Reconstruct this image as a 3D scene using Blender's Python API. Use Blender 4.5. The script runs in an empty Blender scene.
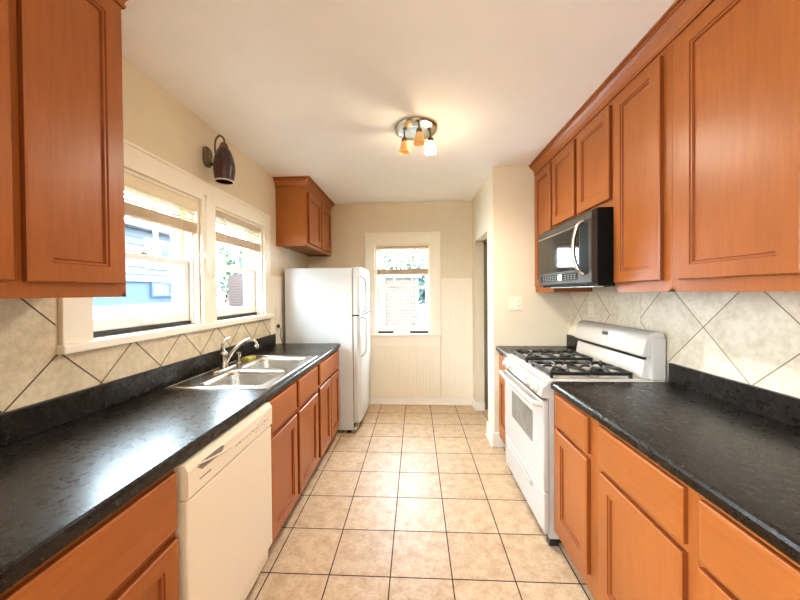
import bpy, bmesh, math, random
from mathutils import Vector, Matrix, Euler
random.seed(7)
SC = bpy.context.scene
COL = SC.collection
PI = math.pi

# ------------------------------------------------------------------ camera
F, YAW, PIT, ROL, H = 317.7, 0.05, -0.0101, -0.0088, 1.405
fwd = Vector((-math.sin(YAW) * math.cos(PIT), math.cos(YAW) * math.cos(PIT), math.sin(PIT)))
rgt = Vector((math.cos(YAW), math.sin(YAW), 0))
up = rgt.cross(fwd)
r2 = rgt * math.cos(ROL) + up * math.sin(ROL)
u2 = up * math.cos(ROL) - rgt * math.sin(ROL)
cam_d = bpy.data.cameras.new('camera')
cam = bpy.data.objects.new('camera', cam_d)
COL.objects.link(cam)
M = Matrix((r2, u2, -fwd)).transposed().to_4x4()
M.translation = Vector((0, 0, H))
cam.matrix_world = M
cam_d.sensor_fit = 'HORIZONTAL'
cam_d.sensor_width = 36
cam_d.lens = F / 800 * 36
cam_d.shift_y = -4.35 / 800
cam_d.clip_start = 0.02
SC.camera = cam

# ------------------------------------------------------------------ light and exposure
SC.view_settings.view_transform = 'Standard'
SC.view_settings.look = 'None'
SC.view_settings.gamma = 1
SC.view_settings.use_curve_mapping = False
SC.view_settings.exposure = 1.0
SC.cycles.max_bounces = 10
SC.cycles.diffuse_bounces = 6
SC.cycles.transparent_max_bounces = 16
SC.cycles.use_denoising = True
SC.cycles.sample_clamp_indirect = 6

world = bpy.data.worlds.new('sky')
SC.world = world
world.use_nodes = True
wn = world.node_tree.nodes
wn['Background'].inputs[0].default_value = (0.75, 0.89, 1.0, 1)
wn['Background'].inputs[1].default_value = 25.0


XLW = -1.37


def light(name, typ, loc, energy, color, rot=(0, 0, 0), size=None, size_y=None, spread=None):
    d = bpy.data.lights.new(name, typ)
    d.energy = energy
    d.color = color
    if typ == 'AREA':
        d.shape = 'RECTANGLE'
        d.size = size
        d.size_y = size_y
        if spread: d.spread = spread
    else:
        if size: d.shadow_soft_size = size
        if typ == 'SPOT':
            d.spot_size = math.radians(size_y)
            d.spot_blend = 1.0
    o = bpy.data.objects.new(name, d)
    o.location = loc
    o.rotation_euler = rot
    COL.objects.link(o)
    return o


sun = light('sun', 'SUN', (3, -3, 8), 1.5, (1, 0.96, 0.9), (0, math.radians(42), math.radians(-25)))
sun.data.angle = math.radians(2)
# added fill at a made-up opening behind the camera, brightens the right cabinets
light('added_side_fill', 'AREA', (XLW - 0.10, -0.90, 1.58), 36, (0.97, 0.98, 1.0), (0, -PI / 2, 0), 1.1, 0.96, math.radians(130))

# ------------------------------------------------------------------ materials
def lin(c):
    if isinstance(c, str):
        c = c.lstrip('#')
        c = tuple(int(c[i:i + 2], 16) / 255 for i in (0, 2, 4))
    return tuple(x / 12.92 if x <= 0.04045 else ((x + 0.055) / 1.055) ** 2.4 for x in c)


class S:
    """socket with arithmetic"""
    def __init__(s, nt, sock): s.nt, s.k = nt, sock

    def op(s, o, b=None, c=None):
        n = s.nt.nodes.new('ShaderNodeMath')
        n.operation = o
        s.nt.links.new(s.k, n.inputs[0])
        for i, v in ((1, b), (2, c)):
            if v is None: continue
            if isinstance(v, S): s.nt.links.new(v.k, n.inputs[i])
            else: n.inputs[i].default_value = v
        return S(s.nt, n.outputs[0])

    def __add__(s, b): return s.op('ADD', b)
    def __sub__(s, b): return s.op('SUBTRACT', b)
    def __mul__(s, b): return s.op('MULTIPLY', b)
    def __truediv__(s, b): return s.op('DIVIDE', b)


def newmat(name):
    m = bpy.data.materials.new(name)
    m.use_nodes = True
    nt = m.node_tree
    return m, nt, nt.nodes['Principled BSDF']


def coords(nt, kind='Object'):
    t = nt.nodes.new('ShaderNodeTexCoord')
    return t.outputs[kind]


def mapping(nt, v, scale):
    mp = nt.nodes.new('ShaderNodeMapping')
    mp.inputs['Scale'].default_value = scale
    nt.links.new(v, mp.inputs['Vector'])
    return mp.outputs[0]


def noise(nt, v, scale, detail=4, rough=0.55):
    n = nt.nodes.new('ShaderNodeTexNoise')
    n.inputs['Scale'].default_value = scale
    n.inputs['Detail'].default_value = detail
    n.inputs['Roughness'].default_value = rough
    nt.links.new(v, n.inputs['Vector'])
    return n.outputs[0]


def ramp(nt, f, stops):
    r = nt.nodes.new('ShaderNodeValToRGB')
    els = r.color_ramp.elements
    while len(els) < len(stops): els.new(0.5)
    for e, (p, c) in zip(els, stops):
        e.position = p
        e.color = (*c, 1)
    nt.links.new(f, r.inputs[0])
    return r.outputs[0]


def mixc(nt, fac, a, b, mode='MIX'):
    n = nt.nodes.new('ShaderNodeMix')
    n.data_type = 'RGBA'
    n.blend_type = mode
    for i, v in ((0, fac), (6, a), (7, b)):
        if isinstance(v, S): v = v.k
        if isinstance(v, bpy.types.NodeSocket): nt.links.new(v, n.inputs[i])
        elif i == 0: n.inputs[0].default_value = v
        else: n.inputs[i].default_value = (*v, 1)
    return n.outputs[2]


def bump(nt, b, h, strength, dist=0.002):
    n = nt.nodes.new('ShaderNodeBump')
    n.inputs['Strength'].default_value = strength
    n.inputs['Distance'].default_value = dist
    nt.links.new(h.k if isinstance(h, S) else h, n.inputs['Height'])
    nt.links.new(n.outputs[0], b.inputs['Normal'])


def plain(name, c, rough=0.5, metal=0.0, var=0.04, vscale=6, bmp=0, bscale=60, spec=0.5, emit=None, coat=0):
    m, nt, b = newmat(name)
    c = lin(c)
    v = coords(nt)
    n = noise(nt, v, vscale)
    lo = tuple(x * (1 - var) for x in c)
    hi = tuple(min(1, x * (1 + var)) for x in c)
    nt.links.new(ramp(nt, n, ((0.3, lo), (0.7, hi))), b.inputs['Base Color'])
    b.inputs['Roughness'].default_value = rough
    b.inputs['Metallic'].default_value = metal
    b.inputs['Specular IOR Level'].default_value = spec
    b.inputs['Coat Weight'].default_value = coat
    if bmp: bump(nt, b, noise(nt, v, bscale), bmp)
    if emit:
        b.inputs['Emission Color'].default_value = (*lin(emit[0]), 1)
        b.inputs['Emission Strength'].default_value = emit[1]
    return m


WOOD = '#9c5a28'


def wood(name, horiz=False):
    m, nt, b = newmat(name)
    c = lin(WOOD)
    v = coords(nt)
    sc = (34, 3.0, 34) if horiz else (34, 34, 2.6)
    n1 = noise(nt, mapping(nt, v, sc), 2.2, 6, 0.6)
    n2 = noise(nt, v, 2.6, 3)
    a = ramp(nt, n1, ((0.28, tuple(x * k for x, k in zip(c, (0.88, 0.84, 0.80)))), (0.75, tuple(x * 1.09 for x in c))))
    bl = ramp(nt, n2, ((0.3, (0.88, 0.86, 0.84)), (0.75, (1.08, 1.06, 1.04))))
    nt.links.new(mixc(nt, 1.0, a, bl, 'MULTIPLY'), b.inputs['Base Color'])
    b.inputs['Roughness'].default_value = 0.36
    b.inputs['Specular IOR Level'].default_value = 0.28
    bump(nt, b, n1, 0.08, 0.001)
    return m


def laminate(name):
    m, nt, b = newmat(name)
    v = coords(nt)
    n1 = noise(nt, v, 300, 3, 0.7)
    n2 = noise(nt, v, 60, 4, 0.6)
    b.inputs['Specular IOR Level'].default_value = 0.42
    a = ramp(nt, n1, ((0.40, lin('#070402')), (0.60, lin('#120b06')), (0.76, lin('#7a684c'))))
    a2 = ramp(nt, n2, ((0.3, (0.75, 0.75, 0.75)), (0.75, (1.25, 1.22, 1.18))))
    nt.links.new(mixc(nt, 1.0, a, a2, 'MULTIPLY'), b.inputs['Base Color'])
    r = ramp(nt, n2, ((0.3, (0.24,) * 3), (0.7, (0.34,) * 3)))
    nt.links.new(r, b.inputs['Roughness'])
    bump(nt, b, noise(nt, v, 130, 3), 0.09, 0.002)
    return m


def grout_dist(c, off, p):
    """distance to the nearest line of a family with period p"""
    f = ((c - off) / p).op('FRACT')
    g = (f * -1.0) + 1.0
    return f.op('MINIMUM', g) * p, ((c - off) / p).op('FLOOR')


def tiles(name, fam_a, fam_b, groutw, base, dark, grout, diag=True, rough=0.35, axes='YZ', mott=9):
    """fam = (offset, period) for the two line families; diag: z-y and z+y, else the two axes"""
    m, nt, b = newmat(name)
    v = coords(nt)
    sx = nt.nodes.new('ShaderNodeSeparateXYZ')
    nt.links.new(v, sx.inputs[0])
    X, Y, Z = (S(nt, sx.outputs[i]) for i in range(3))
    p, q = (Y, Z) if axes == 'YZ' else (X, Y)
    if diag: ca, cb, k = q - p, q + p, 0.7071
    else: ca, cb, k = p, q, 1.0
    ds, ids = [], []
    for c, fam in ((ca, fam_a), (cb, fam_b)):
        if fam is None:
            continue
        d, i = grout_dist(c, fam[0], fam[1])
        ds.append(d * k)
        ids.append(i)
    if ds:
        d = ds[0] if len(ds) == 1 else ds[0].op('MINIMUM', ds[1])
        mask = d.op('LESS_THAN', groutw / 2)
        idv = ids[0] if len(ids) == 1 else ids[0] * 7.31 + ids[1] * 3.17
    wn_ = nt.nodes.new('ShaderNodeTexWhiteNoise')
    wn_.noise_dimensions = '1D'
    if ds: nt.links.new(idv.k, wn_.inputs['W'])
    n1 = noise(nt, v, mott, 8, 0.68)
    n2 = noise(nt, v, mott * 4, 5, 0.7)
    a = ramp(nt, n1, ((0.30, lin(dark)), (0.62, lin(base))))
    a = mixc(nt, 1.0, a, ramp(nt, n2, ((0.3, (0.9, 0.88, 0.85)), (0.6, (1.03, 1.03, 1.03)))), 'MULTIPLY')
    a = mixc(nt, 1.0, a, ramp(nt, wn_.outputs[0], ((0, (0.93, 0.92, 0.90)), (1, (1.03, 1.03, 1.03)))), 'MULTIPLY')
    if ds:
        a = mixc(nt, mask, a, lin(grout))
        hgt = (mask * -1.0) + 1.0
        bump(nt, b, hgt, 0.5, 0.002)
        nt.links.new((mask * 0.5 + rough).k, b.inputs['Roughness'])
    else:
        b.inputs['Roughness'].default_value = rough
    nt.links.new(a, b.inputs['Base Color'])
    return m


def glass(name, tint=(1, 1, 1), ior=1.45):
    m, nt, b = newmat(name)
    nt.nodes.remove(b)
    out = nt.nodes['Material Output']
    tr = nt.nodes.new('ShaderNodeBsdfTransparent')
    tr.inputs[0].default_value = (*tint, 1)
    gl = nt.nodes.new('ShaderNodeBsdfGlossy')
    gl.inputs['Roughness'].default_value = 0.02
    fr = nt.nodes.new('ShaderNodeFresnel')
    fr.inputs[0].default_value = ior
    mx = nt.nodes.new('ShaderNodeMixShader')
    geo = nt.nodes.new('ShaderNodeNewGeometry')
    k = S(nt, fr.outputs[0]) * (S(nt, geo.outputs['Backfacing']) * -1.0 + 1.0)
    nt.links.new(k.k, mx.inputs[0])
    nt.links.new(tr.outputs[0], mx.inputs[1])
    nt.links.new(gl.outputs[0], mx.inputs[2])
    nt.links.new(mx.outputs[0], out.inputs[0])
    return m


def brick(name, c1, c2, mort, scale=1.0):
    m, nt, b = newmat(name)
    v = coords(nt)
    sx = nt.nodes.new('ShaderNodeSeparateXYZ')
    nt.links.new(v, sx.inputs[0])
    cb = nt.nodes.new('ShaderNodeCombineXYZ')
    s = S(nt, sx.outputs[0]) + S(nt, sx.outputs[1])
    nt.links.new(s.k, cb.inputs[0])
    nt.links.new(sx.outputs[2], cb.inputs[1])
    t = nt.nodes.new('ShaderNodeTexBrick')
    t.inputs['Color1'].default_value = (*lin(c1), 1)
    t.inputs['Color2'].default_value = (*lin(c2), 1)
    t.inputs['Mortar'].default_value = (*lin(mort), 1)
    t.inputs['Scale'].default_value = scale
    t.inputs['Brick Width'].default_value = 0.22
    t.inputs['Row Height'].default_value = 0.075
    t.inputs['Mortar Size'].default_value = 0.012
    nt.links.new(cb.outputs[0], t.inputs[0])
    nt.links.new(t.outputs[0], b.inputs['Base Color'])
    b.inputs['Roughness'].default_value = 0.85
    return m


M_wall = plain('wall paint', '#e1d4bb', 0.85, var=0.025, bmp=0.06, bscale=220)
M_ceil = plain('ceiling paint', '#f8f5f0', 0.9, var=0.015, bmp=0.04, bscale=160)
M_trim = plain('cream trim paint', '#f5eddc', 0.42, var=0.015)
M_white = plain('white base paint', '#f2ede2', 0.4, var=0.015)
M_sash = plain('white vinyl', '#f3f3f0', 0.4, var=0.01)
M_wood = wood('stained maple')
M_woodh = wood('stained maple drawer', True)
M_wedge = plain('groove shade tone', '#7a3c16', 0.5, var=0.1, spec=0.15)  # darker wood tone that paints shade into door grooves, edges and crown steps
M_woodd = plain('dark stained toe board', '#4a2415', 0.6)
M_lam = laminate('black granite laminate')
M_enamel = plain('white enamel', '#c3bfb8', 0.25, var=0.01, coat=0.3)
M_bisque = plain('white appliance front', '#e6dccb', 0.33, var=0.01)
M_fridge = plain('white textured steel', '#cacbca', 0.32, var=0.01, bmp=0.05, bscale=300)
M_steel = plain('brushed stainless', '#d4d2cc', 0.24, 1.0, var=0.05, vscale=30)
M_chrome = plain('brushed nickel', '#c3beb4', 0.2, 1.0, var=0.02)
M_bronze = plain('antique bronze', '#6a5b45', 0.35, 1.0, var=0.2, vscale=40)
M_black = plain('black plastic', '#0d0c0b', 0.25, var=0.1)
M_sillstrip = plain('dark sill strip', '#2c2a29', 0.7)
M_iron = plain('black cast iron', '#141210', 0.42, var=0.2, bmp=0.2, bscale=180)
M_burner = plain('grey burner cap', '#3d3834', 0.5)
M_mwfront = plain('black stainless front', '#3d362f', 0.48, 0.0, var=0.05, spec=0.2)
M_matte = plain('matte black', '#0b0a09', 0.6, var=0.05, spec=0.15)
M_mwglass = plain('dark door glass', '#14110e', 0.05, var=0.02, spec=0.35)
M_oven = plain('grey oven glass', '#7f7d74', 0.12, var=0.15, vscale=14, spec=0.7)
M_blind = plain('tan blind slat', '#c9b190', 0.55, var=0.05)
M_valance = plain('cream blind valance', '#e9d9b6', 0.5, var=0.03)
M_cord = plain('cream cord', '#e6dcc8', 0.7)
M_tassel = plain('dark tassel', '#3b3128', 0.6)
M_maroon = plain('maroon glass shade', '#3a1714', 0.25, var=0.08, spec=0.6)
M_shadein = plain('white glass lip', '#b9a99a', 0.4)
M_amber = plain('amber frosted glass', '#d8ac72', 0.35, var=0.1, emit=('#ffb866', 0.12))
M_lit = plain('lit frosted glass', '#fff0cf', 0.4, emit=('#ffe9b8', 9.0))
M_plate = plain('almond plastic plate', '#f0e6d0', 0.35, var=0.01)
M_slot = plain('dark slot', '#1d1813', 0.6)
M_print = plain('grey printed marks', '#8d867a', 0.6)
M_lcd = plain('lit display', '#e8f0ea', 0.4, emit=('#dfeee6', 0.8))
M_lens = plain('white lamp lens', '#eceae2', 0.35)
M_sponge = plain('yellow green sponge', '#a8a04e', 0.9, var=0.2, vscale=60, bmp=0.4, bscale=120)
M_door = plain('brown grey door paint', '#6d6152', 0.55)
M_pane = glass('window glass', (0.96, 0.99, 1.0))
M_floor = tiles('beige floor tile', (-0.748, 0.3049), (1.550, 0.3049), 0.0062, '#cab093', '#ae8d6b', '#30221a',
                diag=False, rough=0.42, axes='XY', mott=14)
TB, TD, TG = '#ece2ce', '#d8cab0', '#8f8066'
M_tl = tiles('shaded tile strip', (-0.275, 0.318), (2.33, 0.318), 0.006, '#dccfb4', '#c2b193', '#5d4c38')  # same tile as the right wall, darkened to paint in its backlit shade
M_tl2 = tiles('shaded tile by cabinet', (0.045, 0.431), (2.425, 0.431), 0.006, '#dccfb4', '#c2b193', '#5d4c38')  # backlit shade put into these darker tile colours too
M_tr1 = tiles('stone tile near', (0.09, 0.431), (2.366, 0.431), 0.005, TB, TD, TG)
M_tr2 = tiles('stone tile column', None, None, 0.005, TB, TD, TG, diag=False)
M_tr3 = tiles('stone tile far', (-1.062, 0.431), (3.527, 0.431), 0.005, TB, TD, TG)
M_grout = plain('grout', TG, 0.9)
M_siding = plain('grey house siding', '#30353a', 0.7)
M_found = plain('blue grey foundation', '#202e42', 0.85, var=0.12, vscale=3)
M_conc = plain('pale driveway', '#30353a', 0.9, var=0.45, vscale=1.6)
M_roof = plain('grey shingle', '#6c6b6a', 0.9, var=0.2, vscale=9)
M_hglass = plain('blue house glass', '#1c2d38', 0.1, spec=0.8)
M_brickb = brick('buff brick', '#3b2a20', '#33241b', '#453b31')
M_brickr = brick('red brick', '#351812', '#2c140f', '#3a342f')
M_leaf = plain('leaf green', '#27381b', 0.6, var=0.35, vscale=2.5)
M_leaf2 = plain('blue green leaf', '#1d302b', 0.6, var=0.35, vscale=2.5)
M_bark = plain('bark', '#5b4a3b', 0.9, var=0.2)
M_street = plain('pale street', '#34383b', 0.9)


# ------------------------------------------------------------------ mesh helpers
ROOTLOC = {}


def bm_new(): return bmesh.new()


def box(bm, x0, x1, y0, y1, z0, z1, bev=0, seg=2):
    if x1 < x0: x0, x1 = x1, x0
    if y1 < y0: y0, y1 = y1, y0
    if z1 < z0: z0, z1 = z1, z0
    r = bmesh.ops.create_cube(bm, size=1, matrix=Matrix.Translation(((x0 + x1) / 2, (y0 + y1) / 2, (z0 + z1) / 2)) @
                              Matrix.Diagonal((x1 - x0, y1 - y0, z1 - z0, 1)))
    if bev:
        es = list({e for v in r['verts'] for e in v.link_edges})
        bmesh.ops.bevel(bm, geom=es, offset=bev, segments=seg, profile=0.5, affect='EDGES')
    return r


def tube(bm, pts, rad, n=10, cap=True, flat=1.0):
    """sweep a circle along points; rad a number or list"""
    pts = [Vector(p) for p in pts]
    rs = rad if isinstance(rad, (list, tuple)) else [rad] * len(pts)
    rings = []
    t0 = (pts[1] - pts[0]).normalized()
    ref = Vector((0, 0, 1)) if abs(t0.z) < 0.9 else Vector((1, 0, 0))
    nrm = t0.cross(ref).normalized()
    for i, p in enumerate(pts):
        a = pts[max(i - 1, 0)]
        c = pts[min(i + 1, len(pts) - 1)]
        t = (c - a).normalized()
        nrm = (nrm - t * nrm.dot(t)).normalized()
        bn = t.cross(nrm)
        rings.append([bm.verts.new(p + (nrm * math.cos(2 * PI * k / n) + bn * flat * math.sin(2 * PI * k / n)) * rs[i])
                      for k in range(n)])
    for a, b in zip(rings, rings[1:]):
        for k in range(n):
            bm.faces.new((a[k], a[(k + 1) % n], b[(k + 1) % n], b[k]))
    if cap:
        bm.faces.new(rings[0][::-1])
        bm.faces.new(rings[-1])


def lathe(bm, prof, c, n=24, axis='Z', cap=True):
    """prof: list of (radius, height)"""
    rings = []
    for r, h in prof:
        ring = []
        for k in range(n):
            a = 2 * PI * k / n
            u, v = r * math.cos(a), r * math.sin(a)
            if axis == 'Z': q = (c[0] + u, c[1] + v, c[2] + h)
            elif axis == 'X': q = (c[0] + h, c[1] + u, c[2] + v)
            else: q = (c[0] + u, c[1] + h, c[2] + v)
            ring.append(bm.verts.new(q))
        rings.append(ring)
    for a, b in zip(rings, rings[1:]):
        for k in range(n):
            bm.faces.new((a[k], a[(k + 1) % n], b[(k + 1) % n], b[k]))
    if cap:
        bm.faces.new(rings[0][::-1])
        bm.faces.new(rings[-1])


def prism(bm, poly, axis, a0, a1):
    """extrude a 2D polygon along an axis ('X': poly is (y,z); 'Y': (x,z); 'Z': (x,y))"""
    def P(u, v, a):
        return {'X': (a, u, v), 'Y': (u, a, v), 'Z': (u, v, a)}[axis]
    A = [bm.verts.new(P(u, v, a0)) for u, v in poly]
    B = [bm.verts.new(P(u, v, a1)) for u, v in poly]
    n = len(poly)
    for k in range(n):
        bm.faces.new((A[k], A[(k + 1) % n], B[(k + 1) % n], B[k]))
    bm.faces.new(A[::-1])
    bm.faces.new(B)


def smooth_pts(pts, sub=5):
    """Catmull-Rom through points"""
    P = [Vector(p) for p in pts]
    out = []
    for i in range(len(P) - 1):
        p0, p1, p2, p3 = P[max(i - 1, 0)], P[i], P[i + 1], P[min(i + 2, len(P) - 1)]
        for k in range(sub):
            t = k / sub
            out.append(0.5 * ((2 * p1) + (p2 - p0) * t + (2 * p0 - 5 * p1 + 4 * p2 - p3) * t * t +
                              (3 * p1 - p0 - 3 * p2 + p3) * t ** 3))
    out.append(P[-1])
    return out


def rings_face(bm, mapf, u0, u1, v0, v1, rings, back=True, dark=()):
    """stepped rectangle: rings = [(inset, w)...], last ring filled"""
    R = []
    for ins, w in rings:
        R.append([bm.verts.new(mapf(u, v, w)) for u, v in ((u0 + ins, v0 + ins), (u1 - ins, v0 + ins),
                                                            (u1 - ins, v1 - ins), (u0 + ins, v1 - ins))])
    for i, (a, b) in enumerate(zip(R, R[1:])):
        for k in range(4):
            f = bm.faces.new((a[k], a[(k + 1) % 4], b[(k + 1) % 4], b[k]))
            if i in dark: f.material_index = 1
    bm.faces.new(R[-1])
    if back: bm.faces.new(R[0][::-1])


def root(name, label, cat, loc, group=None):
    o = bpy.data.objects.new(name, None)
    o.empty_display_size = 0.1
    o.location = loc
    COL.objects.link(o)
    ROOTLOC[o.name] = Vector(loc)
    if label: o['label'] = label
    if cat: o['category'] = cat
    if group: o['group'] = group
    return o


def obj(name, bm, m, parent=None, smooth=False, label=None, cat=None, group=None, kind=None, angle=35, pivot=None):
    me = bpy.data.meshes.new(name)
    bmesh.ops.recalc_face_normals(bm, faces=bm.faces)
    off = Vector((0, 0, 0))
    if parent is not None: off = ROOTLOC[parent.name]
    elif pivot is not None: off = Vector(pivot)
    if off.length: bmesh.ops.translate(bm, verts=bm.verts, vec=-off)
    bm.to_mesh(me)
    bm.free()
    me.materials.append(m)
    if smooth:
        for p in me.polygons: p.use_smooth = True
        try: me.set_sharp_from_angle(angle=math.radians(angle))
        except Exception: pass
    o = bpy.data.objects.new(name, me)
    COL.objects.link(o)
    if parent is not None:
        o.parent = parent
        ROOTLOC[o.name] = off
    else:
        o.location = off
        ROOTLOC[o.name] = off
    if label: o['label'] = label
    if cat: o['category'] = cat
    if group: o['group'] = group
    if kind: o['kind'] = kind
    return o


def bx(name, m, parent, *args, bev=0, **kw):
    bm = bm_new()
    box(bm, *args, bev=bev)
    return obj(name, bm, m, parent, **kw)


def boxes(name, m, parent, lst, bev=0, **kw):
    bm = bm_new()
    for a in lst: box(bm, *a, bev=bev)
    return obj(name, bm, m, parent, **kw)


XL, XR, YB, YF, ZC = -1.37, 1.365, 3.98, -3.40, 2.53
E = 0.0015

# ------------------------------------------------------------------ the setting
bx('floor', M_floor, None, -1.55, 2.4, YF - 0.15, 4.6, -0.06, 0, kind='structure')
bx('ceiling', M_ceil, None, -1.55, 2.4, YF - 0.15, 4.6, ZC, ZC + 0.12, kind='structure')
W1, W2, WZ = (1.262, 1.955), (2.09, 2.785), (1.215, 2.005)
WB, WBZ = (-0.51, 0.18), (0.885, 2.005)
boxes('wall_left', M_wall, None, [  # has an opening behind the camera, added to let in more light
    (XL - 0.16, XL, YF, YB + 0.16, 0, 1.0), (XL - 0.16, XL, YF, YB + 0.16, 2.15, ZC),
    (XL - 0.16, XL, -0.40, YB + 0.16, 1.0, WZ[0]), (XL - 0.16, XL, -0.40, YB + 0.16, WZ[1], 2.15),
    (XL - 0.16, XL, YF, -1.40, 1.0, 2.15), (XL - 0.16, XL, -0.40, W1[0], WZ[0], WZ[1]), (XL - 0.16, XL, W1[1], W2[0], WZ[0], WZ[1]),
    (XL - 0.16, XL, W2[1], YB + 0.16, WZ[0], WZ[1])], kind='structure')
boxes('wall_back', M_wall, None, [
    (XL, 2.4, YB, YB + 0.16, 0, WBZ[0]), (XL, 2.4, YB, YB + 0.16, WBZ[1], ZC),
    (XL, WB[0], YB, YB + 0.16, WBZ[0], WBZ[1]), (WB[1], 2.4, YB, YB + 0.16, WBZ[0], WBZ[1])], kind='structure')
bx('wall_right', M_wall, None, XR, XR + 0.15, YF, 2.91, 0, ZC, kind='structure')
# partition: return wall beside the range, then the wall with the doorway
boxes('wall_partition', M_wall, None, [
    (0.70, 2.4, 2.91, 3.01, 0, ZC), (0.70, 0.80, 3.01, 3.15, 0, ZC), (0.70, 0.80, 3.15, 3.785, 2.0, ZC),
    (0.70, 0.80, 3.785, YB, 0, ZC)], kind='structure')
bx('wall_hallway', M_wall, None, 2.2, 2.3, 3.01, YB, 0, ZC, kind='structure')
bx('wall_front', M_wall, None, XL - 0.16, XR + 0.15, YF - 0.1, YF, 0, ZC, kind='structure')
# baseboards
boxes('baseboard_back', M_white, None, [(-0.60, 0.70 - E, YB - 0.018, YB - E, E, 0.095), (-0.60, 0.70 - E, YB - 0.03, YB - 0.018, E, 0.02)],
      bev=0.003, kind='structure')
boxes('baseboard_right', M_white, None, [
    (0.682, 0.70 - E, 2.895, 3.15, E, 0.13), (0.672, 0.682, 2.885, 3.15, E, 0.02), (0.682, 0.80, 2.892, 2.91 - E, E, 0.13),
    (0.682, 0.70 - E, 3.77, YB - 0.035, E, 0.10), (0.70, 0.80, 3.767, 3.785 - E, E, 0.10)], bev=0.003, kind='structure')


# beadboard wainscot
def beadboard(name, axis, a0, a1, z0, z1, at, sgn, holes=()):
    bm = bm_new()
    prof = []
    n = int((a1 - a0) / 0.042)
    p = (a1 - a0) / n
    for i in range(n):
        s = a0 + i * p
        prof += [(s, 0.006), (s + 0.003, 0.0105), (s + p - 0.003, 0.0105)]
    prof.append((a1, 0.006))
    def P(u, w, z): return (u, at + sgn * w, z) if axis == 'X' else (at + sgn * w, u, z)
    lo = [bm.verts.new(P(u, w, z0)) for u, w in prof]
    hi = [bm.verts.new(P(u, w, z1)) for u, w in prof]
    for k in range(len(prof) - 1):
        bm.faces.new((lo[k], lo[k + 1], hi[k + 1], hi[k]))
    # solid backing and the cap moulding
    if axis == 'X':
        box(bm, a0, a1, at, at + sgn * 0.006, z0, z1)
        box(bm, a0, a1, at, at + sgn * 0.016, z1, z1 + 0.028, 0.004)
    else:
        box(bm, at, at + sgn * 0.006, a0, a1, z0, z1)
        box(bm, at, at + sgn * 0.016, a0, a1, z1, z1 + 0.028, 0.004)
    return obj(name, bm, M_trim, kind='structure')


beadboard('trim_1', 'X', 0.312, 0.70 - E, 0.097, 1.545, YB - E, -1)
beadboard('trim_2', 'X', -0.60, 0.30, 0.097, 0.730, YB - E, -1)
beadboard('trim_3', 'Y', 2.905, YB - 0.02, 0.10, 1.545, XL + E, 1)

# casing round the two left windows: one joined surround with its stool
bm = bm_new()
cx0, cx1 = XL + E, XL + 0.022
box(bm, cx0, cx1, 1.147, W1[0], 1.216, 2.125, 0.003)
box(bm, cx0, cx1, W1[1], W2[0], 1.216, 2.005, 0.003)
box(bm, cx0, cx1, W2[1], 2.90, 1.216, 2.125, 0.003)
box(bm, cx0, cx1, W1[0], W2[1], 2.005, 2.125, 0.003)
box(bm, cx0, cx1 + 0.008, 1.140, 2.907, 2.112, 2.128, 0.003)
box(bm, cx0, XL + 0.040, 1.135, 2.915, 1.18, 1.216, 0.005)
box(bm, XL - 0.16, XL + E, W1[0] + E, W1[1] - E, 1.2155, 1.2175)
box(bm, XL - 0.16, XL + E, W2[0] + E, W2[1] - E, 1.2155, 1.2175)
obj('trim_4', bm, M_trim, kind='structure')
# casing round the back window
bm = bm_new()
yb0, yb1 = YB - 0.022, YB - E
box(bm, -0.633, WB[0], yb0, yb1, 0.886, 2.15, 0.003)
box(bm, WB[1], 0.307, yb0, yb1, 0.886, 2.15, 0.003)
box(bm, WB[0], WB[1], yb0, yb1, 2.005, 2.15, 0.003)
box(bm, -0.640, 0.314, yb0 - 0.006, yb1, 2.138, 2.153, 0.003)
box(bm, -0.640, 0.325, YB - 0.042, yb1, 0.862, 0.886, 0.005)
prism(bm, [(-0.63, 0.862), (0.298, 0.862), (0.298, 0.772), (0.288, 0.748), (0.268, 0.735), (-0.63, 0.735)], 'Y', YB - 0.018, yb1)
box(bm, -0.63, 0.292, YB - 0.022, YB - 0.018, 0.775, 0.784, 0.001)
box(bm, WB[0] + E, WB[1] - E, YB - E, YB + 0.16, 0.8855, 0.8875)
obj('trim_5', bm, M_trim, kind='structure')


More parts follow.
